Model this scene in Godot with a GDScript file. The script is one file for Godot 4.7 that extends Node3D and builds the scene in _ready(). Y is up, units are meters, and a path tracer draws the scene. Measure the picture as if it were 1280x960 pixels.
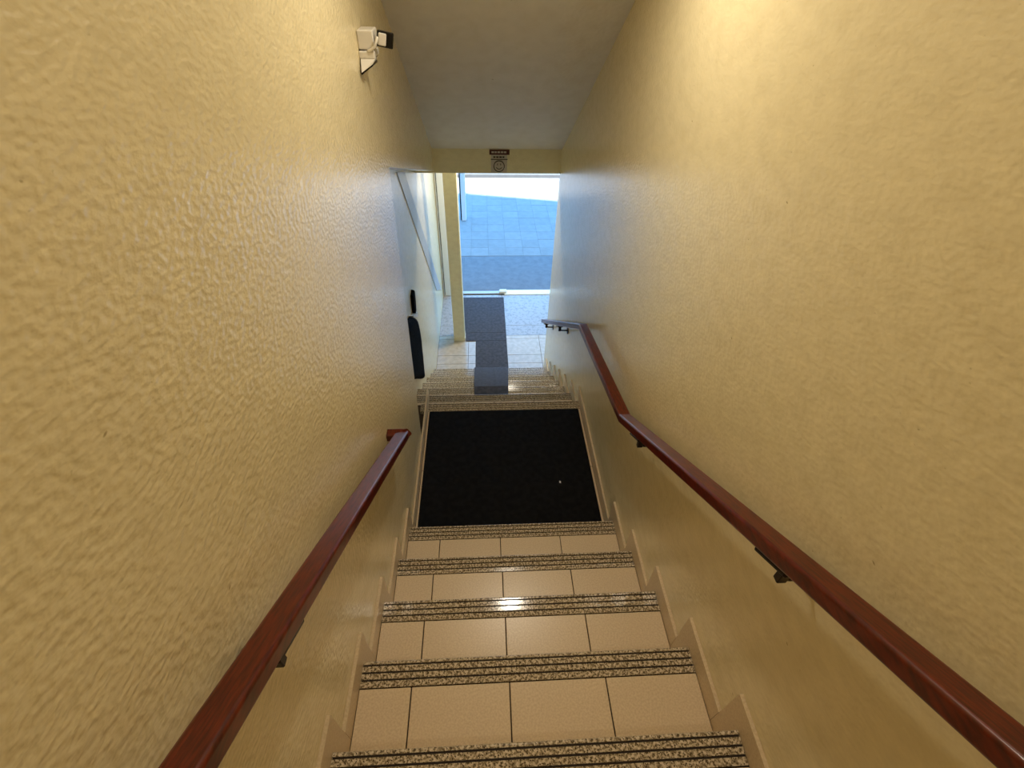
extends Node3D
# A narrow stairwell seen from its top: two flights, a landing, a lobby and the street.
# x runs across the stairs (0 .. 1.1), y is up, d is the distance down the stairwell (z = -d).

const RISE := 0.1824
const GO := 0.2771
const D0 := 0.3121            # nosing of the step whose tread is y = 0
const WIDE := 1.1
const LAND := -0.912          # landing
const DL := 2.54              # nosing at the far edge of the landing
const FLOOR := -2.1888        # lobby and street
const FACE_L := -0.012        # wall faces
const FACE_R := 1.112
const FACE_L2 := -0.17        # left wall of the lower flight
const SLOPE := 0.658

var taken := {}
var m := {}

# ------------------------------------------------------------------ building helpers
func v(x: float, y: float, d: float) -> Vector3:
	return Vector3(x, y, -d)

func begin() -> SurfaceTool:
	var st := SurfaceTool.new()
	st.begin(Mesh.PRIMITIVE_TRIANGLES)
	return st

func tri(st: SurfaceTool, a: Vector3, b: Vector3, c: Vector3, out: Vector3) -> void:
	var n := (b - a).cross(c - a)
	if n.length_squared() < 1e-18:
		return
	n = n.normalized()
	var turn := n.dot(out) > 0.0
	if not turn:
		n = -n
	st.set_normal(n)
	st.add_vertex(a)
	st.set_normal(n)
	st.add_vertex(c if turn else b)
	st.set_normal(n)
	st.add_vertex(b if turn else c)

func quad(st: SurfaceTool, a: Vector3, b: Vector3, c: Vector3, d: Vector3, out: Vector3) -> void:
	tri(st, a, b, c, out)
	tri(st, a, c, d, out)

# box between two corners, edges chamfered by ch
func box(st: SurfaceTool, lo: Vector3, hi: Vector3, ch := 0.0, basis := Basis(), at := Vector3.ZERO) -> void:
	var c := (lo + hi) * 0.5
	var h := (hi - lo).abs() * 0.5
	ch = minf(ch, minf(h.x, minf(h.y, h.z)) * 0.9)
	var p := func(sx: int, sy: int, sz: int, ax: int) -> Vector3:
		var q := Vector3(sx * h.x, sy * h.y, sz * h.z)
		for k in 3:
			if k != ax:
				q[k] -= signf(q[k]) * ch
		return at + basis * (c + q)
	var mid: Vector3 = at + basis * c
	for ax in 3:
		var b := (ax + 1) % 3
		var e := (ax + 2) % 3
		for s in [-1, 1]:
			var f := []
			for t in [[-1, -1], [1, -1], [1, 1], [-1, 1]]:
				var g := [0, 0, 0]
				g[ax] = s
				g[b] = t[0]
				g[e] = t[1]
				f.append(p.call(g[0], g[1], g[2], ax))
			quad(st, f[0], f[1], f[2], f[3], (f[0] + f[2]) * 0.5 - mid)
		if ch > 0.0:
			for s in [-1, 1]:
				for t in [-1, 1]:
					var g0 := [0, 0, 0]
					g0[b] = s
					g0[e] = t
					g0[ax] = -1
					var g1 := g0.duplicate()
					g1[ax] = 1
					var q0: Vector3 = p.call(g0[0], g0[1], g0[2], b)
					var q1: Vector3 = p.call(g1[0], g1[1], g1[2], b)
					var q2: Vector3 = p.call(g1[0], g1[1], g1[2], e)
					var q3: Vector3 = p.call(g0[0], g0[1], g0[2], e)
					quad(st, q0, q1, q2, q3, (q0 + q2) * 0.5 - mid)
	if ch > 0.0:
		for sx in [-1, 1]:
			for sy in [-1, 1]:
				for sz in [-1, 1]:
					var a0: Vector3 = p.call(sx, sy, sz, 0)
					var a1: Vector3 = p.call(sx, sy, sz, 1)
					var a2: Vector3 = p.call(sx, sy, sz, 2)
					tri(st, a0, a1, a2, a0 - mid)

# box given by x, y and d ranges
func block(st: SurfaceTool, x0: float, x1: float, y0: float, y1: float, d0: float, d1: float, ch := 0.0) -> void:
	box(st, Vector3(x0, y0, -d1), Vector3(x1, y1, -d0), ch)

# a six-sided solid from eight corners: bottom ring of four, top ring of four
func hexa(st: SurfaceTool, p: Array) -> void:
	var mid := Vector3.ZERO
	for q in p:
		mid += q / 8.0
	for f in [[0, 1, 2, 3], [4, 5, 6, 7], [0, 1, 5, 4], [1, 2, 6, 5], [2, 3, 7, 6], [3, 0, 4, 7]]:
		quad(st, p[f[0]], p[f[1]], p[f[2]], p[f[3]], (p[f[0]] + p[f[2]]) * 0.5 - mid)

# a polygon of (d, y) points pushed out across x
func prism(st: SurfaceTool, poly: PackedVector2Array, x0: float, x1: float) -> void:
	if Geometry2D.is_polygon_clockwise(poly):
		poly.reverse()
	var ids := Geometry2D.triangulate_polygon(poly)
	for i in range(0, ids.size(), 3):
		var a := poly[ids[i]]
		var b := poly[ids[i + 1]]
		var c := poly[ids[i + 2]]
		tri(st, v(x0, a.y, a.x), v(x0, b.y, b.x), v(x0, c.y, c.x), Vector3.LEFT)
		tri(st, v(x1, a.y, a.x), v(x1, b.y, b.x), v(x1, c.y, c.x), Vector3.RIGHT)
	for i in poly.size():
		var a := poly[i]
		var b := poly[(i + 1) % poly.size()]
		var side := Vector2(a.y - b.y, b.x - a.x) * (-1.0)     # to the right of a -> b, outwards
		var out := Vector3(0, side.y, -side.x)
		quad(st, v(x0, a.y, a.x), v(x0, b.y, b.x), v(x1, b.y, b.x), v(x1, a.y, a.x), out)

# a tube through points
func tube(st: SurfaceTool, path: Array, r: float, sides := 10) -> void:
	var rings := []
	var up := Vector3(0.31, 0.87, 0.17).normalized()
	for i in path.size():
		var a: Vector3 = path[maxi(i - 1, 0)]
		var b: Vector3 = path[mini(i + 1, path.size() - 1)]
		var t := (b - a).normalized()
		var n := up.cross(t).normalized()
		var w := t.cross(n)
		var ring := []
		for k in sides:
			var g := TAU * k / sides
			var o: Vector3 = n * cos(g) + w * sin(g)
			ring.append([path[i] + o * r, o])
		rings.append(ring)
	for i in rings.size() - 1:
		for k in sides:
			var k2 := (k + 1) % sides
			var q := [rings[i][k], rings[i][k2], rings[i + 1][k2], rings[i + 1][k]]
			smooth_quad(st, q)
	for e in [0, rings.size() - 1]:
		var out: Vector3 = (path[0] - path[1]) if e == 0 else (path[-1] - path[-2])
		for k in range(1, sides - 1):
			tri(st, rings[e][0][0], rings[e][k][0], rings[e][k + 1][0], out)

# four [position, normal] corners, shaded smoothly
func smooth_quad(st: SurfaceTool, q: Array) -> void:
	for ids in [[0, 1, 2], [0, 2, 3]]:
		var a: Vector3 = q[ids[0]][0]
		var b: Vector3 = q[ids[1]][0]
		var c: Vector3 = q[ids[2]][0]
		var out: Vector3 = q[ids[0]][1] + q[ids[1]][1] + q[ids[2]][1]
		var order: Array = ids if (b - a).cross(c - a).dot(out) < 0.0 else [ids[0], ids[2], ids[1]]
		for k in order:
			st.set_normal(q[k][1])
			st.add_vertex(q[k][0])

# a straight length of handrail whose ends are cut along given directions; top is the middle of the top face
func rail_length(st: SurfaceTool, top_a: Vector3, top_b: Vector3, cut_a: Vector3, cut_b: Vector3, wide: float, high: float, r: float) -> void:
	var t := (top_b - top_a).normalized()
	var side := t.cross(Vector3.UP).normalized()
	var up := side.cross(t).normalized()
	var shape := []
	for q in [[1, 1], [-1, 1], [-1, -1], [1, -1]]:
		for k in 6:
			var g: float = [0.0, 0.5, 1.0, 1.5][[[1, 1], [-1, 1], [-1, -1], [1, -1]].find(q)] * PI + k / 5.0 * PI * 0.5
			var o := Vector2(cos(g), sin(g))
			shape.append([Vector2(q[0] * (wide * 0.5 - r), -high * 0.5 + q[1] * (high * 0.5 - r)) + o * r, o])
	var ends := []
	for e in 2:
		var at: Vector3 = top_a if e == 0 else top_b
		var cut: Vector3 = cut_a if e == 0 else cut_b
		var ring := []
		for s in shape:
			var p: Vector3 = at + side * s[0].x + up * s[0].y
			var shift := (at - p).dot(cut) / t.dot(cut)
			ring.append([p + t * shift, side * s[1].x + up * s[1].y])
		ends.append(ring)
	var n := shape.size()
	for k in n:
		var k2 := (k + 1) % n
		smooth_quad(st, [ends[0][k], ends[0][k2], ends[1][k2], ends[1][k]])
	for e in 2:
		var out: Vector3 = -t if e == 0 else t
		for k in range(1, n - 1):
			tri(st, ends[e][0][0], ends[e][k][0], ends[e][k + 1][0], out)

# ------------------------------------------------------------------ objects
func numbered(called: String) -> String:
	var k: int = taken.get(called, 0)
	taken[called] = k + 1
	return called if k == 0 else "%s_%03d" % [called, k]

func tag(o: Node3D, label: String, category: String, kind := "", group := "") -> Node3D:
	o.set_meta("label", label)
	o.set_meta("category", category)
	if kind:
		o.set_meta("kind", kind)
	if group:
		o.set_meta("group", group)
	return o

# one named mesh; a top-level one gets the next free number
func obj(called: String, st: SurfaceTool, mat: Material, parent: Node3D = null, label := "") -> MeshInstance3D:
	var o := MeshInstance3D.new()
	o.mesh = st.commit()
	o.material_override = mat
	if parent == null:
		o.name = numbered(called)
		add_child(o, true)
	else:
		o.name = child_name(parent, called)
		parent.add_child(o, true)
	if label:
		o.set_meta("label", label)
	return o

func child_name(parent: Node3D, called: String) -> String:
	var key := "%d/%s" % [parent.get_instance_id(), called]
	var k: int = taken.get(key, 0)
	taken[key] = k + 1
	return called if k == 0 else "%s_%03d" % [called, k]

func thing(called: String, label: String, category: String, kind := "", group := "") -> Node3D:
	var o := Node3D.new()
	o.name = numbered(called)
	add_child(o, true)
	return tag(o, label, category, kind, group)

# ------------------------------------------------------------------ materials
func noise_image(size: int, sd: int, freq: float, octaves := 4, type := FastNoiseLite.TYPE_SIMPLEX_SMOOTH, gain := 0.5) -> Image:
	var n := FastNoiseLite.new()
	n.seed = sd
	n.noise_type = type
	n.frequency = freq
	n.fractal_octaves = octaves
	n.fractal_gain = gain
	var im := n.get_seamless_image(size, size)
	im.convert(Image.FORMAT_L8)
	return im

func normal_texture(im: Image, strength: float) -> ImageTexture:
	var c: Image = im.duplicate()
	c.convert(Image.FORMAT_RGBA8)
	c.bump_map_to_normal_map(strength)
	return ImageTexture.create_from_image(c)

# a colour texture: ramp of [value, colour] steps over one noise, speckled by a second
func ramp_texture(im: Image, ramp: Gradient, spots: Image = null, spot_from := 1.0, spot_color := Color.BLACK) -> ImageTexture:
	var s := im.get_width()
	var out := Image.create(s, s, false, Image.FORMAT_RGB8)
	for y in s:
		for x in s:
			var c := ramp.sample(im.get_pixel(x, y).r)
			if spots and spots.get_pixel(x, y).r > spot_from:
				c = c.lerp(spot_color, clampf((spots.get_pixel(x, y).r - spot_from) * 8.0, 0.0, 1.0))
			out.set_pixel(x, y, c)
	return ImageTexture.create_from_image(out)

func gradient(stops: Array) -> Gradient:
	var g := Gradient.new()
	var offsets := PackedFloat32Array()
	var colors := PackedColorArray()
	for s in stops:
		offsets.append(s[0])
		colors.append(s[1])
	g.offsets = offsets
	g.colors = colors
	return g

func mat(color: Color, rough: float, metal := 0.0, spec := 0.5) -> StandardMaterial3D:
	var s := StandardMaterial3D.new()
	s.albedo_color = color
	s.roughness = rough
	s.metallic = metal
	s.metallic_specular = spec
	return s

func tri_map(s: StandardMaterial3D, scale: Vector3, albedo: Texture2D, normal: Texture2D = null, strength := 1.0) -> StandardMaterial3D:
	s.uv1_triplanar = true
	s.uv1_world_triplanar = true
	s.uv1_scale = scale
	s.uv1_triplanar_sharpness = 6.0
	if albedo:
		s.albedo_texture = albedo
	if normal:
		s.normal_enabled = true
		s.normal_texture = normal
		s.normal_scale = strength
	return s

func make_materials() -> void:
	# roller-textured enamel paint: soft ripples with finer grain
	var ripple := noise_image(1024, 11, 0.027, 3, FastNoiseLite.TYPE_SIMPLEX_SMOOTH, 0.3)
	var speck := noise_image(1024, 12, 0.06, 2)
	var ripple_n := normal_texture(ripple, 9.0)
	var mottle := noise_image(512, 14, 0.012, 4)
	var speck512 := noise_image(512, 15, 0.045, 2)
	var paint := ramp_texture(mottle, gradient([[0.0, Color(0.955, 0.95, 0.94)], [0.5, Color(0.98, 0.98, 0.98)], [1.0, Color(1, 1, 1)]]), speck512, 0.905, Color(0.62, 0.58, 0.5))
	m.wall = tri_map(mat(Color(0.92, 0.86, 0.69), 0.27, 0.0, 0.6), Vector3(1.5, 2.6, 1.5), paint, ripple_n, 0.37)
	m.wall.clearcoat_enabled = true
	m.wall.clearcoat = 0.3
	m.wall.clearcoat_roughness = 0.2
	m.wall_smooth = tri_map(mat(Color(0.92, 0.86, 0.69), 0.27, 0.0, 0.6), Vector3(1.5, 2.6, 1.5), paint, ripple_n, 0.17)
	m.wall_smooth.clearcoat_enabled = true
	m.wall_smooth.clearcoat = 0.3
	m.wall_smooth.clearcoat_roughness = 0.2
	m.pillar = tri_map(mat(Color(0.95, 0.925, 0.79), 0.4), Vector3(1.5, 2.6, 1.5), paint, ripple_n, 0.2)
	m.ceiling = tri_map(mat(Color(0.91, 0.90, 0.88), 0.6), Vector3(1.2, 1.2, 1.2), paint, ripple_n, 0.12)
	m.facade = tri_map(mat(Color(0.80, 0.78, 0.72), 0.8), Vector3(0.5, 0.5, 0.5), paint)

	# beige ceramic with a fine speckle
	var fine := noise_image(512, 21, 0.09, 3)
	var ceramic := ramp_texture(fine, gradient([[0.2, Color(0.85, 0.755, 0.615)], [0.45, Color(0.88, 0.785, 0.645)], [0.6, Color(0.89, 0.80, 0.66)], [0.8, Color(0.91, 0.825, 0.69)]]))
	m.tile = tri_map(mat(Color(0.97, 0.97, 0.97), 0.32), Vector3(2.6, 2.6, 2.6), ceramic)
	m.skirt = tri_map(mat(Color(0.93, 0.93, 0.92), 0.35), Vector3(2.1, 2.1, 2.1), ceramic)
	m.grout = tri_map(mat(Color(0.23, 0.17, 0.11), 0.9), Vector3(4, 4, 4), ramp_texture(fine, gradient([[0.3, Color(0.8, 0.8, 0.8)], [0.7, Color(1, 1, 1)]])))

	# speckled brown-grey granite
	var grain := noise_image(512, 31, 0.034, 3, FastNoiseLite.TYPE_SIMPLEX, 0.5)
	var dark := noise_image(512, 32, 0.045, 2, FastNoiseLite.TYPE_SIMPLEX, 0.5)
	var stone := ramp_texture(grain, gradient([[0.22, Color(0.50, 0.44, 0.35)], [0.38, Color(0.63, 0.57, 0.47)], [0.50, Color(0.74, 0.68, 0.57)], [0.66, Color(0.81, 0.75, 0.65)], [0.85, Color(0.86, 0.81, 0.73)]]), dark, 0.66, Color(0.33, 0.275, 0.21))
	m.granite = tri_map(mat(Color(1.0, 0.99, 0.97), 0.12, 0.0, 0.4), Vector3(4.2, 4.2, 4.2), stone)
	m.strip = mat(Color(0.15, 0.11, 0.075), 0.85)

	# varnished red-brown hardwood, grain along the rail
	var rings := noise_image(512, 41, 0.02, 5, FastNoiseLite.TYPE_SIMPLEX_SMOOTH, 0.6)
	var wood := ramp_texture(rings, gradient([[0.2, Color(0.26, 0.085, 0.03)], [0.45, Color(0.335, 0.115, 0.04)], [0.6, Color(0.37, 0.128, 0.046)], [0.85, Color(0.42, 0.155, 0.06)]]))
	m.wood = tri_map(mat(Color(1, 0.92, 0.9), 0.34, 0.0, 0.35), Vector3(12.0, 4.0, 1.3), wood)
	m.wood.clearcoat_enabled = true
	m.wood.clearcoat = 0.35
	m.wood.clearcoat_roughness = 0.12
	m.iron = mat(Color(0.13, 0.085, 0.07), 0.4, 0.6)

	# mats
	var pile := noise_image(512, 51, 0.2, 2)
	var pile_n := normal_texture(pile, 6.0)
	m.black_mat = tri_map(mat(Color(0.115, 0.108, 0.103), 0.85, 0.0, 0.2), Vector3(3, 3, 3), ramp_texture(mottle, gradient([[0.2, Color(0.8, 0.8, 0.8)], [0.8, Color(1, 1, 1)]])), pile_n, 0.7)
	m.slate_mat = tri_map(mat(Color(0.33, 0.33, 0.355), 0.9, 0.0, 0.2), Vector3(3, 3, 3), ramp_texture(mottle, gradient([[0.2, Color(0.86, 0.86, 0.86)], [0.8, Color(1, 1, 1)]])), pile_n, 0.7)

	# lobby floor and street
	m.white_tile = tri_map(mat(Color(0.76, 0.715, 0.66), 0.14), Vector3(2, 2, 2), ramp_texture(mottle, gradient([[0.2, Color(0.93, 0.93, 0.93)], [0.8, Color(1, 1, 1)]])))
	var vein := noise_image(512, 61, 0.016, 6, FastNoiseLite.TYPE_SIMPLEX_SMOOTH, 0.65)
	m.marble = tri_map(mat(Color(0.69, 0.67, 0.66), 0.2), Vector3(1.6, 1.6, 1.6), ramp_texture(vein, gradient([[0.25, Color(0.80, 0.80, 0.81)], [0.45, Color(0.89, 0.89, 0.90)], [0.6, Color(0.94, 0.94, 0.94)], [0.8, Color(0.86, 0.87, 0.88)]])))
	m.threshold = mat(Color(0.93, 0.92, 0.88), 0.35)
	m.step_slab = tri_map(mat(Color(0.41, 0.42, 0.44), 0.75), Vector3(0.8, 0.8, 0.8), ramp_texture(vein, gradient([[0.2, Color(0.9, 0.9, 0.9)], [0.8, Color(1, 1, 1)]])))
	var paver := ramp_texture(vein, gradient([[0.2, Color(0.95, 0.95, 0.95)], [0.8, Color(1, 1, 1)]]))
	m.pavers = []
	for k in 4:
		var g := 0.505 + 0.007 * k
		m.pavers.append(tri_map(mat(Color(g, g, g), 0.85), Vector3(0.7, 0.7, 0.7), paver))
	m.joint = mat(Color(0.47, 0.47, 0.47), 0.95)
	m.kerb = tri_map(mat(Color(0.40, 0.40, 0.40), 0.8), Vector3(0.7, 0.7, 0.7), paver)

	# small things
	m.plastic = mat(Color(0.86, 0.84, 0.80), 0.4)
	m.plastic_dark = mat(Color(0.035, 0.035, 0.035), 0.25)
	m.frame_white = mat(Color(0.88, 0.89, 0.90), 0.35)
	m.paper = mat(Color(0.80, 0.78, 0.75), 0.6)
	m.paper_white = mat(Color(0.9, 0.9, 0.9), 0.8)
	m.print_red = mat(Color(0.30, 0.11, 0.11), 0.6)
	m.print_dark = mat(Color(0.20, 0.16, 0.15), 0.6)
	m.coat = tri_map(mat(Color(0.035, 0.037, 0.045), 0.9, 0.0, 0.15), Vector3(6, 6, 6), null, pile_n, 0.5)
	m.grey_trim = tri_map(mat(Color(0.72, 0.73, 0.74), 0.3), Vector3(3, 3, 3), ramp_texture(fine, gradient([[0.3, Color(0.9, 0.9, 0.9)], [0.7, Color(1, 1, 1)]])))
	m.lamp = mat(Color(0.95, 0.93, 0.88), 0.5)
	m.lamp.emission_enabled = true
	m.lamp.emission = Color(1.0, 0.95, 0.86)
	m.lamp.emission_energy_multiplier = 3.0

# ------------------------------------------------------------------ the scene
func _ready() -> void:
	# camera: placed and turned as solved from the step edges
	var cam := Camera3D.new()
	cam.name = "camera"
	cam.fov = 2.0 * rad_to_deg(atan(480.0 / 607.29))
	cam.near = 0.02
	var pitch := deg_to_rad(42.446)
	var yaw := deg_to_rad(4.055)
	var roll := deg_to_rad(1.748)
	var fwd := v(sin(yaw) * cos(pitch), -sin(pitch), cos(yaw) * cos(pitch))
	var right := v(cos(yaw), 0, -sin(yaw))
	var up := v(sin(yaw) * sin(pitch), cos(pitch), cos(yaw) * sin(pitch))
	cam.transform = Transform3D(Basis(right * cos(roll) + up * sin(roll), up * cos(roll) - right * sin(roll), -fwd), v(0.4235, 1.5947, 0.0))
	add_child(cam)
	cam.make_current()

	# sky, sun and exposure
	var sky_mat := ProceduralSkyMaterial.new()
	sky_mat.sky_top_color = Color(0.47, 0.74, 1.0)
	sky_mat.sky_horizon_color = Color(0.54, 0.78, 1.0)
	sky_mat.ground_bottom_color = Color(0.40, 0.50, 0.60)
	sky_mat.ground_horizon_color = Color(0.54, 0.78, 1.0)
	sky_mat.sky_energy_multiplier = 2.15
	sky_mat.ground_energy_multiplier = 1.0
	var sky := Sky.new()
	sky.sky_material = sky_mat
	var env := Environment.new()
	env.background_mode = Environment.BG_SKY
	env.sky = sky
	env.tonemap_mode = Environment.TONE_MAPPER_LINEAR
	env.tonemap_exposure = 1.0
	env.sdfgi_enabled = true
	env.ssao_enabled = true
	env.ssil_enabled = true
	var we := WorldEnvironment.new()
	we.name = "world_environment"
	we.environment = env
	add_child(we)

	var sun := DirectionalLight3D.new()
	sun.name = "sun"
	sun.light_color = Color(1.0, 0.96, 0.88)
	sun.light_energy = 5.0
	sun.light_angular_distance = 1.2
	sun.shadow_enabled = true
	add_child(sun)
	sun.look_at_from_position(Vector3.ZERO, v(0.01, -1.0, 0.46), Vector3.UP)

	make_materials()
	ceiling_lamps()
	build_shell()
	build_stairs()
	build_lobby_floor()
	build_street()
	build_skirting()
	build_handrails()
	build_mats()
	build_small_things()

# ------------------------------------------------------------------ lamps
func ceiling_lamps() -> void:
	var n := Vector3(0, -1, SLOPE).normalized()          # flush on the slope
	var lamps := [
		[v(0.60, 3.19 - SLOPE * 1.86, 1.86), n, 0.085, 1.40, "small square white lamp on the sloped ceiling above the upper steps"],
		[v(0.62, 2.795, -0.55), Vector3.DOWN, 0.12, 0.43, "small square white lamp on the flat ceiling above the top landing"],
		[v(0.75, 0.60, 5.25), Vector3.DOWN, 0.16, 3.4, "small square white lamp on the lobby ceiling"],
	]
	for a in lamps:
		var t := thing("ceiling_lamp", a[4], "lamp")
		t.position = a[0]
		var y: Vector3 = -a[1]
		var x := Vector3.RIGHT
		t.basis = Basis(x, y, x.cross(y))
		var h: float = a[2] * 0.5
		var f := begin()
		box(f, Vector3(-h - 0.015, -0.028, -h - 0.015), Vector3(h + 0.015, 0.0, h + 0.015), 0.004)
		obj("housing", f, m.plastic, t)
		var g := begin()
		box(g, Vector3(-h, -0.032, -h), Vector3(h, -0.026, h), 0.002)
		obj("diffuser", g, m.lamp, t)
		var l := AreaLight3D.new()
		l.name = "light"
		l.area_size = Vector2(a[2], a[2])
		l.light_color = Color(1.0, 0.95, 0.86)
		l.light_energy = a[3]
		l.set("area_range", 12.0)
		l.shadow_enabled = true
		t.add_child(l)
		l.position = Vector3(0, -0.036, 0)
		l.rotation = Vector3(-PI / 2, 0, 0)

# ------------------------------------------------------------------ walls, ceilings, beam
func build_shell() -> void:
	# upper left wall: ends beside the landing, its end not quite plumb
	var st := begin()
	prism(st, PackedVector2Array([Vector2(-1.6, -1.2), Vector2(2.135, -1.2), Vector2(2.15, -0.9), Vector2(2.375, 0.80), Vector2(4.45, 0.075), Vector2(4.45, 2.9), Vector2(-1.6, 2.9)]), FACE_L - 0.14, FACE_L)
	tag(obj("wall_left", st, m.wall), "cream textured painted wall along the left of the upper steps", "wall", "structure")
	st = begin()
	block(st, FACE_L2 - 0.15, FACE_L2, FLOOR - 0.1, 2.3, 1.7, 6.12)
	tag(obj("wall_left", st, m.wall_smooth), "cream glossy wall set back beside the lower steps, black coat on it", "wall", "structure")
	st = begin()
	block(st, FACE_R, FACE_R + 0.15, FLOOR - 0.1, 2.9, -1.6, 4.45)
	tag(obj("wall_right", st, m.wall_smooth), "long cream textured painted wall along the right handrail", "wall", "structure")
	st = begin()
	block(st, FACE_R + 0.15, 2.4, FLOOR - 0.1, 0.75, 4.30, 4.45)
	block(st, 2.3, 2.45, FLOOR - 0.1, 0.75, 4.45, 6.12)
	tag(obj("wall_right", st, m.wall_smooth), "lobby wall around the corner at the foot of the stairs", "wall", "structure")
	st = begin()
	block(st, -0.2, 1.3, 0.0, 2.9, -1.75, -1.6)
	tag(obj("wall_back", st, m.wall), "cream wall closing the top landing behind the viewer", "wall", "structure")
	# facade with the street doorway
	st = begin()
	block(st, -4.0, -0.06, FLOOR - 0.1, 3.0, 6.12, 6.34)
	block(st, 1.95, 5.0, FLOOR - 0.1, 3.0, 6.12, 6.34)
	block(st, -0.06, 1.95, 0.42, 3.0, 6.12, 6.34)
	tag(obj("wall_front", st, m.facade), "street front of the building with the open doorway", "wall", "structure")
	# roof with its skewed eave over the pavement
	st = begin()
	hexa(st, [v(-4.0, 2.95, 2.0), v(5.0, 2.95, 2.0), v(5.0, 2.95, 6.4), v(-4.0, 2.95, 8.15), v(-4.0, 3.1, 2.0), v(5.0, 3.1, 2.0), v(5.0, 3.1, 6.4), v(-4.0, 3.1, 8.15)])
	tag(obj("roof", st, m.facade), "flat roof slab whose eave shades the pavement at the door", "roof", "structure")

	# ceilings
	st = begin()
	var top := func(d: float) -> float: return 3.19 - SLOPE * d
	prism(st, PackedVector2Array([Vector2(0.60, top.call(0.60)), Vector2(4.45, top.call(4.45)), Vector2(4.45, top.call(4.45) + 0.18), Vector2(0.60, top.call(0.60) + 0.18)]), -0.32, 1.26)
	tag(obj("ceiling", st, m.ceiling), "sloping white ceiling that follows the stairs down", "ceiling", "structure")
	st = begin()
	block(st, -0.2, 1.3, 2.795, 2.95, -1.75, 0.62)
	tag(obj("ceiling", st, m.ceiling), "flat white ceiling over the top landing", "ceiling", "structure")
	st = begin()
	block(st, -0.32, 2.45, 0.60, 0.75, 4.45, 6.34)
	tag(obj("ceiling", st, m.ceiling), "flat white ceiling over the small lobby", "ceiling", "structure")
	# beam at the foot of the sloping ceiling
	st = begin()
	block(st, -0.32, 1.26, 0.057, 0.62, 4.45, 4.60, 0.004)
	tag(obj("beam", st, m.pillar), "cream beam across the foot of the sloping ceiling, notice on it", "beam", "structure")
	# pillar at the foot of the lower flight
	var p := thing("pillar", "slim cream pillar standing in the lobby left of the slate mat", "pillar", "structure")
	st = begin()
	block(st, 0.022, 0.160, FLOOR + 0.05, 0.60, 4.95, 5.10, 0.006)
	obj("shaft", st, m.pillar, p)
	st = begin()
	block(st, 0.020, 0.162, FLOOR, FLOOR + 0.05, 4.948, 5.102, 0.002)
	obj("plinth", st, m.pillar, p)

# ------------------------------------------------------------------ stairs
func nosing_shape(d: float, y: float, back: float, thick := 0.03) -> PackedVector2Array:
	# (d, y) outline: rounded front edge, three grooves on top
	var pts := PackedVector2Array()
	pts.append(Vector2(d - back, y - thick))
	pts.append(Vector2(d - back, y - 0.001))
	for g in [0.0575, 0.0355, 0.0135]:
		pts.append(Vector2(d - g - 0.0028, y))
		pts.append(Vector2(d - g - 0.0022, y - 0.004))
		pts.append(Vector2(d - g + 0.0022, y - 0.004))
		pts.append(Vector2(d - g + 0.0028, y))
	for k in 5:
		var a := k / 4.0 * PI * 0.5
		pts.append(Vector2(d - 0.006 + 0.006 * sin(a), y - 0.006 + 0.006 * cos(a)))
	for k in 3:
		var a := k / 2.0 * PI * 0.5
		pts.append(Vector2(d - 0.004 + 0.004 * cos(a), y - thick + 0.004 - 0.004 * sin(a)))
	return pts

func granite_nosing(parent: Node3D, d: float, y: float, x0: float, x1: float) -> void:
	var st := begin()
	prism(st, nosing_shape(d, y, 0.0785), x0, x1)
	var n := obj("granite_nosing", st, m.granite, parent)
	for g in [0.0575, 0.0355, 0.0135]:
		st = begin()
		block(st, x0 + 0.002, x1 - 0.002, y - 0.0045, y - 0.0016, d - g - 0.0022, d - g + 0.0022)
		obj("antislip_strip", st, m.strip, n)

func tread_tiles(parent: Node3D, y: float, d0: float, d1: float, cuts: Array) -> void:
	for i in cuts.size() - 1:
		var st := begin()
		block(st, cuts[i] + 0.002, cuts[i + 1] - 0.002, y - 0.012, y, d0, d1, 0.0012)
		obj("tread_tile", st, m.tile, parent)

func riser_tiles(parent: Node3D, d: float, y0: float, y1: float, cuts: Array) -> void:
	for i in cuts.size() - 1:
		var st := begin()
		block(st, cuts[i] + 0.002, cuts[i + 1] - 0.002, y0, y1, d - 0.022, d - 0.012, 0.0012)
		obj("riser_tile", st, m.tile, parent)

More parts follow.
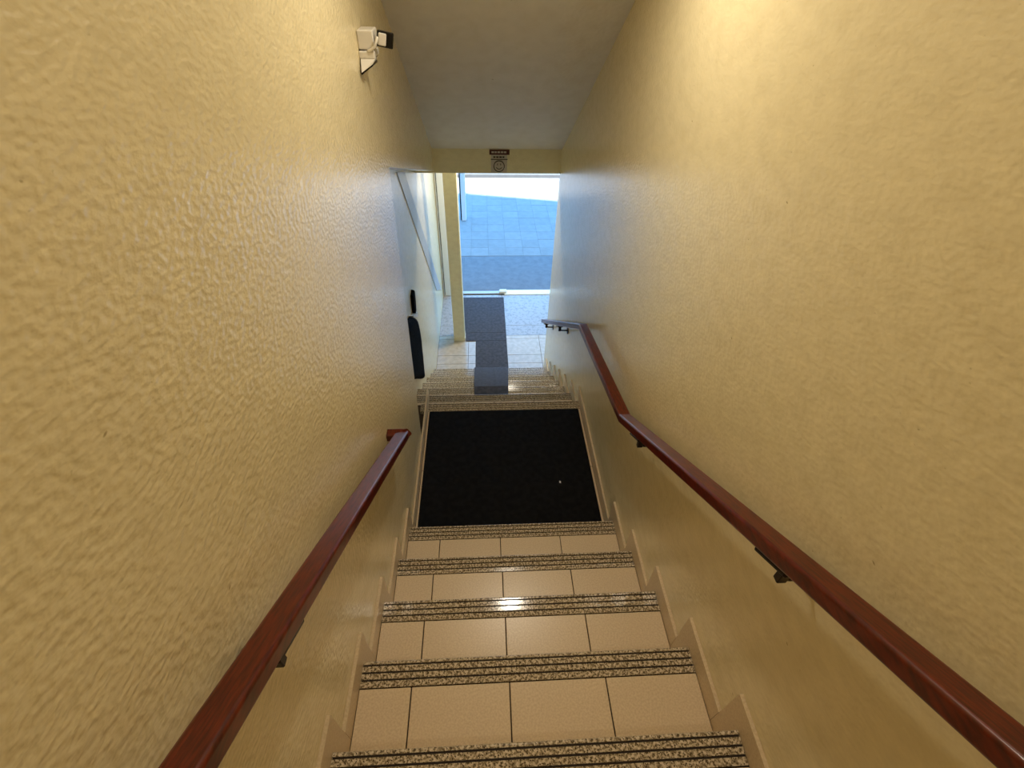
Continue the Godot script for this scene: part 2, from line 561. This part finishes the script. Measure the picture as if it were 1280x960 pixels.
func build_stairs() -> void:
	var cuts := [0.0, 0.1663, 0.4812, 0.7961, WIDE]
	# upper flight: top landing edge (-1) and steps 0 .. 4
	var up := thing("stairs", "upper flight of beige tiled steps with grooved granite nosings", "stairs", "structure")
	var core := PackedVector2Array([Vector2(-1.6, -1.2), Vector2(-1.6, RISE - 0.005)])
	for k in range(-1, 5):
		var d := D0 + k * GO - 0.02
		core.append(Vector2(d, -k * RISE - 0.005))
		core.append(Vector2(d, -(k + 1) * RISE - 0.005))
	core.append(Vector2(DL - 0.02, LAND - 0.005))
	core.append(Vector2(DL - 0.02, -1.2))
	var st := begin()
	prism(st, core, FACE_L, FACE_R)
	obj("step_core", st, m.grout, up)
	for k in range(-1, 5):
		var d := D0 + k * GO
		var y := -k * RISE
		if k >= 0:
			tread_tiles(up, y, d - GO - 0.010, d - 0.0825, cuts)
		granite_nosing(up, d, y, 0.001, WIDE - 0.001)
		riser_tiles(up, d, y - RISE, y - 0.031, cuts)
	# the top landing under the viewer and the mid landing
	var big := [0.0, 0.37, 0.74, WIDE]
	for r in 4:
		tread_tiles(up, RISE, 0.035 - 0.0825 - 0.37 * (r + 1), 0.035 - 0.0825 - 0.37 * r - 0.004, big)
	tread_tiles(up, LAND, D0 + 4 * GO - 0.01, 1.93, big)
	tread_tiles(up, LAND, 1.934, DL - 0.0825, big)
	granite_nosing(up, DL, LAND, -0.055, WIDE - 0.001)
	riser_tiles(up, DL, LAND - RISE, LAND - 0.031, big)

	# lower flight, wider on the left
	var low := thing("stairs", "lower flight of granite-edged steps down to the lobby", "stairs", "structure")
	core = PackedVector2Array([Vector2(1.95, FLOOR - 0.1), Vector2(1.95, LAND - 0.03), Vector2(DL - 0.02, LAND - 0.03), Vector2(DL - 0.02, LAND - RISE - 0.005)])
	for k in range(1, 7):
		var d := DL + k * GO - 0.02
		core.append(Vector2(d, LAND - k * RISE - 0.005))
		core.append(Vector2(d, (LAND - (k + 1) * RISE - 0.005) if k < 6 else FLOOR - 0.1))
	st = begin()
	prism(st, core, FACE_L2, FACE_R)
	block(st, FACE_L2, -0.058, LAND - RISE, LAND - 0.012, DL - 0.12, DL - 0.004)
	obj("step_core", st, m.grout, low)
	for k in range(1, 7):
		var d := DL + k * GO
		var y := LAND - k * RISE
		tread_tiles(low, y, d - GO - 0.010, d - 0.0825, [FACE_L2, 0.1663, 0.4812, 0.7961, WIDE])
		granite_nosing(low, d, y, FACE_L2 + 0.001, WIDE - 0.001)
		riser_tiles(low, d, y - RISE, y - 0.031, [FACE_L2, 0.1663, 0.4812, 0.7961, WIDE])

# ------------------------------------------------------------------ lobby and street
func build_lobby_floor() -> void:
	var f := thing("floor", "glossy white tiled lobby floor at the foot of the stairs", "floor", "structure")
	var st := begin()
	block(st, -0.32, 2.45, FLOOR - 0.12, FLOOR - 0.004, 4.15, 6.12)
	obj("screed", st, m.grout, f)
	var xs := [FACE_L2, 0.205, 0.655, 1.105, 1.555, 2.0, 2.3]
	var rows := [[4.18, 4.50], [4.50, 4.66], [4.66, 4.99], [4.99, 5.06]]
	for r in rows:
		for i in xs.size() - 1:
			st = begin()
			block(st, xs[i] + 0.002, xs[i + 1] - 0.002, FLOOR - 0.012, FLOOR, r[0] + 0.002, r[1] - 0.002, 0.001)
			obj("floor_tile", st, m.white_tile, f)
	var slabs := [FACE_L2, 0.66, 1.46, 2.3]
	for r in [[5.06, 5.28], [5.28, 6.03]]:
		for i in slabs.size() - 1:
			st = begin()
			block(st, slabs[i] + 0.0015, slabs[i + 1] - 0.0015, FLOOR - 0.012, FLOOR, r[0] + 0.0015, r[1] - 0.0015, 0.001)
			obj("marble_slab", st, m.marble, f)
	st = begin()
	block(st, 0.70, 1.95, FLOOR - 0.05, FLOOR + 0.012, 6.03, 6.15, 0.004)
	tag(obj("trim_1", st, m.threshold), "white stone threshold strip across the street doorway", "threshold", "structure")
	st = begin()
	block(st, -0.17, 0.70, FLOOR - 0.05, FLOOR + 0.010, 6.06, 6.13, 0.004)
	tag(obj("trim_2", st, m.grey_trim), "thin grey threshold strip at the end of the slate mat", "threshold", "structure")

func build_street() -> void:
	var g := thing("ground", "pavement outside the doorway, blue shade and a sunlit band", "pavement", "structure")
	var st := begin()
	block(st, -14.0, 16.0, FLOOR - 0.2, FLOOR - 0.004, 6.10, 10.70)
	obj("bedding", st, m.joint, g)
	for i in 3:
		st = begin()
		block(st, -1.6 + 1.7 * i + 0.002, -1.6 + 1.7 * (i + 1) - 0.002, FLOOR - 0.06, FLOOR, 6.155 if i else 6.345, 7.19, 0.003)
		obj("entrance_slab", st, m.step_slab, g)
	var rng := RandomNumberGenerator.new()
	rng.seed = 5
	for r in 12:
		for c in 12:
			var x := -0.65 + 0.285 * c
			var d := 7.20 + 0.2905 * r
			var lift := rng.randf_range(-0.0012, 0.0012)
			st = begin()
			block(st, x + 0.0015, x + 0.2835, FLOOR - 0.05, FLOOR + lift, d + 0.0015, d + 0.289, 0.001)
			obj("paver", st, m.pavers[rng.randi() % 4], g)
	st = begin()
	block(st, -14.0, 16.0, FLOOR - 0.2, FLOOR + 0.07, 10.70, 10.86, 0.01)
	tag(obj("kerb", st, m.kerb), "grey kerb beyond the sunlit band of pavement", "kerb", "structure")
	st = begin()
	block(st, -14.0, 16.0, FLOOR - 0.2, FLOOR + 0.03, 10.86, 30.0)
	tag(obj("road", st, m.pavers[2]), "grey road surface beyond the kerb", "road", "structure")
	# slim post on the pavement
	var p := thing("post", "slim pale post with dark left edge standing on the shaded pavement", "post")
	st = begin()
	block(st, 0.030, 0.110, FLOOR, FLOOR + 2.6, 8.53, 8.62, 0.006)
	obj("shaft", st, m.frame_white, p)
	st = begin()
	block(st, 0.008, 0.030, FLOOR + 0.01, FLOOR + 2.58, 8.535, 8.61, 0.004)
	obj("edge_strip", st, m.iron, p, "dark strip along the left edge")

# ------------------------------------------------------------------ skirting
func skirting(parent: Node3D, x0: float, x1: float, d_start: float, y_start: float, first: int, last: int, d_top: float) -> void:
	# one L-shaped tile per step: along the tread, and down past the nosing
	for k in range(first, last + 1):
		var d1 := d_start + k * GO + 0.063
		var d0 := maxf(d1 - GO, d_top)
		var y := y_start - k * RISE
		var st := begin()
		prism(st, PackedVector2Array([Vector2(d0 + 0.0012, y + 0.085), Vector2(d1 - 0.0015, y + 0.085), Vector2(d1, y + 0.0835), Vector2(d1, y - RISE - 0.006), Vector2(d1 - 0.063, y - RISE - 0.006), Vector2(d1 - 0.063, y - 0.01), Vector2(d0 + 0.0012, y - 0.01)]), x0, x1)
		obj("skirting_tile", st, m.skirt, parent)

func build_skirting() -> void:
	var left := thing("baseboard_left", "beige tile skirting stepping down the left wall", "skirting", "structure")
	var right := thing("baseboard_right", "beige tile skirting stepping down the right wall", "skirting", "structure")
	for s in [[left, FACE_L + 0.0005, 0.0], [right, WIDE, FACE_R - 0.0005]]:
		skirting(s[0], s[1], s[2], D0, 0.0, 0, 4, -2.0)
		var d0 := D0 + 4 * GO + 0.063
		for r in [[d0 + 0.001, 2.05], [2.052, DL + 0.063]]:
			var st := begin()
			block(st, s[1], s[2], LAND - 0.005, LAND + 0.085, r[0], r[1], 0.0015)
			obj("skirting_tile", st, m.skirt, s[0])
	# right side of the landing edge and the lower flight
	skirting(right, WIDE, FACE_R - 0.0005, DL, LAND, 1, 6, -2.0)

# ------------------------------------------------------------------ handrails
func bracket(parent: Node3D, x: float, y: float, d: float, wall_x: float, t: Vector3) -> void:
	# plate under the rail with curled ends, an arm down and into the wall, a round rose
	var st := begin()
	var side := Vector3.RIGHT
	var up := side.cross(t).normalized()
	if up.y < 0:
		up = -up
	var c := v(x, y, d)
	box(st, Vector3(-0.022, -0.013, -0.095), Vector3(0.022, 0.0, 0.02), 0.004, Basis(side, up, side.cross(up)), c)
	var s := signf(wall_x - x)
	var path := [c + Vector3(0, -0.003, 0), c + Vector3(0, -0.03, 0), c + Vector3(s * 0.006, -0.042, 0), c + Vector3(s * 0.018, -0.048, 0), Vector3(wall_x, c.y - 0.05, c.z)]
	tube(st, path, 0.0065, 10)
	tube(st, [Vector3(wall_x - s * 0.006, c.y - 0.05, c.z), Vector3(wall_x, c.y - 0.05, c.z)], 0.028, 16)
	box(st, Vector3(-0.011, -0.052, -0.009), Vector3(0.011, -0.003, 0.009), 0.002, Basis(), c)
	obj("bracket", st, m.iron, parent, "dark metal bracket")

func build_handrails() -> void:
	var wide := 0.055
	var high := 0.040
	var r := 0.009
	# right rail: down the upper flight, along the landing, down the lower flight
	var t := thing("handrail", "long dark red-brown wooden handrail bending down the right wall", "handrail")
	var x := 1.0425
	var pts: Array[Vector3] = [v(x, 1.274, -0.45), v(x, 0.031, 1.492), v(x, -0.196, 2.508), v(x, -1.373, 4.25)]
	for i in 3:
		var a: Vector3 = pts[i]
		var b: Vector3 = pts[i + 1]
		var dir := (b - a).normalized()
		var ca: Vector3 = dir if i == 0 else (dir + (a - pts[i - 1]).normalized()).normalized()
		var cb: Vector3 = dir if i == 2 else (dir + (pts[i + 2] - b).normalized()).normalized()
		var st := begin()
		rail_length(st, a, b, ca, cb, wide, high, r)
		obj("rail", st, m.wood, t)
	var down := (pts[1] - pts[0]).normalized()
	var down2 := (pts[3] - pts[2]).normalized()
	for q in [[0.455, 0], [1.265, 0], [3.28, 2], [4.02, 2]]:
		var i: int = q[1]
		var a: Vector3 = pts[i]
		var b: Vector3 = pts[i + 1]
		var f: float = (q[0] + a.z) / (a.z - b.z)
		var p := a.lerp(b, f)
		bracket(t, x, p.y - 0.047, q[0], FACE_R, down if i == 0 else down2)
	# left rail: upper flight only, its end returned into the wall
	t = thing("handrail", "short dark red-brown wooden handrail on the left wall ending at the landing", "handrail")
	x = 0.051
	var a := v(x, 0.6245 + SLOPE * 0.95, -0.45)
	var b := v(x, 0.6245 - SLOPE * 0.935, 1.435)
	var dir := (b - a).normalized()
	var st := begin()
	var side_cut := (dir + Vector3.LEFT).normalized()
	rail_length(st, a, b, dir, side_cut, wide, high, r)
	obj("rail", st, m.wood, t)
	st = begin()
	var e := Vector3(FACE_L, b.y, b.z)
	var along := Vector3.LEFT
	# the return is a short level length mitred to the rail
	rail_length(st, b, e, side_cut, along, wide * 0.83, high, r)
	obj("rail_return", st, m.wood, t)
	for d in [0.32]:
		var f2: float = (d + a.z) / (a.z - b.z)
		var p := a.lerp(b, f2)
		bracket(t, x, p.y - 0.047, d, FACE_L, dir)

# ------------------------------------------------------------------ mats
func build_mats() -> void:
	var st := begin()
	block(st, 0.014, 1.083, LAND, LAND + 0.012, 1.43, 2.448, 0.004)
	tag(obj("doormat", st, m.black_mat), "large square black mat covering the landing", "mat")
	# runner: along the lobby floor and up over the lowest steps
	var t := thing("runner_mat", "long slate grey mat from the lower steps to the street threshold", "mat")
	st = begin()
	block(st, 0.295, 0.688, FLOOR, FLOOR + 0.009, 4.40, 4.94, 0.003)
	block(st, 0.168, 0.688, FLOOR, FLOOR + 0.009, 4.94, 5.115, 0.003)
	block(st, 0.09, 0.688, FLOOR, FLOOR + 0.009, 5.115, 5.96, 0.003)
	obj("floor_length", st, m.slate_mat, t)
	var line: Array[Vector2] = [Vector2(DL + 2 * GO - 0.10, LAND - 2 * RISE + 0.001)]
	for k in range(2, 7):
		line.append(Vector2(DL + k * GO + 0.001, LAND - k * RISE + 0.001))
	line.append(Vector2(DL + 6 * GO + 0.2, FLOOR + 0.001))
	st = begin()
	for i in line.size() - 1:
		var p: Vector2 = line[i]
		var q: Vector2 = line[i + 1]
		var u := Vector2(0.004, 0.008)
		var f0 := (p.x - line[0].x) / (line[-1].x - line[0].x)
		var f1 := (q.x - line[0].x) / (line[-1].x - line[0].x)
		var l0 := lerpf(0.318, 0.285, f0)
		var l1 := lerpf(0.318, 0.285, f1)
		var r0 := lerpf(0.606, 0.682, f0)
		var r1 := lerpf(0.606, 0.682, f1)
		hexa(st, [v(l0, p.y, p.x), v(r0, p.y, p.x), v(r1, q.y, q.x), v(l1, q.y, q.x), v(l0, p.y + u.y, p.x + u.x), v(r0, p.y + u.y, p.x + u.x), v(r1, q.y + u.y, q.x + u.x), v(l1, q.y + u.y, q.x + u.x)])
	obj("step_length", st, m.slate_mat, t)

# ------------------------------------------------------------------ small things
func build_small_things() -> void:
	# twin-head emergency light high on the left wall
	var t := thing("emergency_light", "white twin-head emergency light high on the left wall", "light")
	var st := begin()
	block(st, FACE_L, 0.045, 1.292, 1.350, 2.11, 2.20, 0.004)
	obj("body", st, m.plastic, t)
	st = begin()
	block(st, FACE_L, 0.043, 1.266, 1.289, 2.10, 2.20, 0.003)
	obj("control_panel", st, m.plastic, t)
	st = begin()
	hexa(st, [v(-0.004, 1.230, 2.06), v(0.036, 1.254, 2.07), v(0.036, 1.254, 2.17), v(-0.004, 1.230, 2.17), v(-0.008, 1.266, 2.10), v(0.043, 1.266, 2.10), v(0.043, 1.266, 2.17), v(-0.008, 1.266, 2.17)])
	var h := obj("lamp_head", st, m.plastic, t)
	st = begin()
	hexa(st, [v(-0.006, 1.222, 2.062), v(0.037, 1.249, 2.072), v(0.038, 1.246, 2.168), v(-0.006, 1.219, 2.168), v(-0.006, 1.229, 2.062), v(0.037, 1.2545, 2.072), v(0.038, 1.2545, 2.168), v(-0.006, 1.229, 2.168)])
	obj("lens", st, m.plastic_dark, h)
	st = begin()
	tube(st, [v(0.022, 1.290, 2.104), v(0.036, 1.294, 2.098), v(0.050, 1.304, 2.096), v(0.058, 1.322, 2.096), v(0.060, 1.330, 2.104)], 0.0055, 10)
	obj("arm", st, m.plastic, t)
	# the second head: white housing in a dark rim, dark lens to the right
	var turn := Basis(Vector3(0, 0, 1), -0.20) * Basis(Vector3(0, 1, 0), 0.15)
	var at := v(0.083, 1.321, 2.125)
	st = begin()
	box(st, Vector3(-0.029, -0.024, -0.016), Vector3(0.029, 0.024, 0.004), 0.003, turn, at)
	h = obj("lamp_head", st, m.plastic_dark, t)
	st = begin()
	box(st, Vector3(-0.024, -0.019, 0.004), Vector3(0.004, 0.019, 0.012), 0.003, turn, at)
	obj("housing", st, m.plastic, h, "white housing back")
	# notice on the beam
	t = thing("notice", "small notice with red heading and round face emblem on the beam", "sign")
	st = begin()
	block(st, 0.496, 0.636, 0.066, 0.250, 4.4465, 4.449)
	obj("sheet", st, m.paper, t)
	st = begin()
	block(st, 0.482, 0.656, 0.216, 0.258, 4.4445, 4.447)
	obj("heading", st, m.print_red, t)
	st = begin()
	for q in [[0.500, 0.522], [0.528, 0.545], [0.552, 0.575], [0.582, 0.600], [0.606, 0.628]]:
		block(st, q[0], q[1], 0.230, 0.244, 4.4436, 4.4446)
	obj("heading_text", st, m.paper, t)
	st = begin()
	for q in [[0.515, 0.535], [0.540, 0.562], [0.567, 0.590], [0.595, 0.612]]:
		block(st, q[0], q[1], 0.190, 0.203, 4.4455, 4.4466)
	obj("text_line", st, m.print_dark, t)
	st = begin()
	block(st, 0.494, 0.640, 0.174, 0.181, 4.4455, 4.4466)
	obj("rule", st, m.print_dark, t)
	st = begin()
	var ring := []
	for k in 25:
		ring.append(v(0.566 + 0.046 * cos(TAU * k / 24.0), 0.120 + 0.046 * sin(TAU * k / 24.0), 4.446))
	tube(st, ring, 0.0035, 6)
	var smile := []
	for k in 9:
		var a := PI * (1.15 + 0.7 * k / 8.0)
		smile.append(v(0.566 + 0.027 * cos(a), 0.123 + 0.027 * sin(a), 4.446))
	tube(st, smile, 0.003, 6)
	for s in [-1, 1]:
		tube(st, [v(0.566 + s * 0.014, 0.128, 4.447), v(0.566 + s * 0.014, 0.142, 4.447)], 0.003, 6)
	obj("emblem", st, m.print_dark, t)

	# black coat on the set-back left wall
	t = thing("coat", "black coat hanging on the cream wall beside the lower steps", "coat")
	var outline := PackedVector2Array([Vector2(3.20, -0.60), Vector2(2.99, -0.50), Vector2(2.87, -0.474), Vector2(2.80, -0.50), Vector2(2.77, -0.56), Vector2(2.76, -0.66), Vector2(2.71, -0.72), Vector2(2.68, -0.80), Vector2(2.72, -0.86), Vector2(2.90, -1.0), Vector2(3.103, -1.172), Vector2(3.308, -1.356), Vector2(3.312, -1.287), Vector2(3.331, -1.2), Vector2(3.353, -1.127), Vector2(3.358, -1.041), Vector2(3.379, -0.97), Vector2(3.37, -0.85), Vector2(3.341, -0.751), Vector2(3.309, -0.689)])
	st = begin()
	pillow(st, outline, FACE_L2 + 0.001, FACE_L2 + 0.05)
	obj("body", st, m.coat, t)
	st = begin()
	pillow(st, PackedVector2Array([Vector2(3.43, -0.501), Vector2(3.469, -0.525), Vector2(3.446, -0.632), Vector2(3.41, -0.703), Vector2(3.33, -0.70), Vector2(3.343, -0.566), Vector2(3.353, -0.512)]), FACE_L2 + 0.001, FACE_L2 + 0.025)
	obj("hanging_strap", st, m.coat, t)
	st = begin()
	hexa(st, [v(FACE_L2, -0.60, 3.18), v(FACE_L2 + 0.035, -0.60, 3.18), v(FACE_L2 + 0.035, -0.725, 3.372), v(FACE_L2, -0.725, 3.372), v(FACE_L2, -0.572, 3.161), v(FACE_L2 + 0.035, -0.572, 3.161), v(FACE_L2 + 0.035, -0.70, 3.398), v(FACE_L2, -0.70, 3.398)])
	obj("collar_lining", st, m.plastic, t, "pale lining at the neck")

	# slanting cover strip and upright frame on the set-back wall
	st = begin()
	prism(st, PackedVector2Array([Vector2(3.465, 0.403), Vector2(3.80, 0.29), Vector2(5.72, -1.90), Vector2(5.20, -1.60)]), FACE_L2, FACE_L2 + 0.006)
	tag(obj("cover_strip", st, m.grey_trim), "grey strip slanting down the cream wall beside the lower steps", "strip")
	t = thing("door_frame", "narrow upright white frame at the left of the street doorway", "door frame")
	st = begin()
	block(st, -0.165, -0.062, FLOOR, 0.42, 6.02, 6.119, 0.004)
	obj("post", st, m.frame_white, t)
	st = begin()
	block(st, -0.150, -0.142, FLOOR + 0.02, 0.40, 6.015, 6.022)
	obj("gasket", st, m.plastic_dark, t, "dark seal line")
	# floor stop at the corner of the slate mat
	st = begin()
	block(st, 0.63, 0.735, FLOOR, FLOOR + 0.045, 6.05, 6.12, 0.008)
	tag(obj("door_stop", st, m.plastic), "small pale door stop on the threshold at the mat corner", "door stop")
	# scrap of paper on the mat
	st = begin()
	hexa(st, [v(0.866, LAND + 0.012, 1.800), v(0.876, LAND + 0.012, 1.798), v(0.877, LAND + 0.012, 1.812), v(0.867, LAND + 0.012, 1.815), v(0.867, LAND + 0.016, 1.801), v(0.875, LAND + 0.015, 1.800), v(0.876, LAND + 0.016, 1.811), v(0.868, LAND + 0.017, 1.813)])
	tag(obj("paper_scrap", st, m.paper_white), "tiny white scrap lying on the black landing mat", "litter")

# a polygon in (d, y) on a wall, its front drawn in and rounded
func pillow(st: SurfaceTool, poly: PackedVector2Array, x0: float, x1: float) -> void:
	if Geometry2D.is_polygon_clockwise(poly):
		poly.reverse()
	var c := Vector2.ZERO
	for p in poly:
		c += p / poly.size()
	var rings := []
	for k in 5:
		var a := k / 4.0 * PI * 0.5
		var ring := []
		for p in poly:
			var q := c + (p - c) * (0.80 + 0.20 * cos(a))
			ring.append(v(lerpf(x0, x1, sin(a)), q.y, q.x))
		rings.append(ring)
	var mid := v(x0, c.y, c.x)
	for k in 4:
		for i in poly.size():
			var j := (i + 1) % poly.size()
			quad(st, rings[k][i], rings[k][j], rings[k + 1][j], rings[k + 1][i], (rings[k][i] + rings[k + 1][j]) * 0.5 - mid + Vector3(0.02, 0, 0))
	for e in [[0, Vector3.LEFT], [4, Vector3.RIGHT]]:
		var ids := Geometry2D.triangulate_polygon(poly)
		for i in range(0, ids.size(), 3):
			tri(st, rings[e[0]][ids[i]], rings[e[0]][ids[i + 1]], rings[e[0]][ids[i + 2]], e[1])
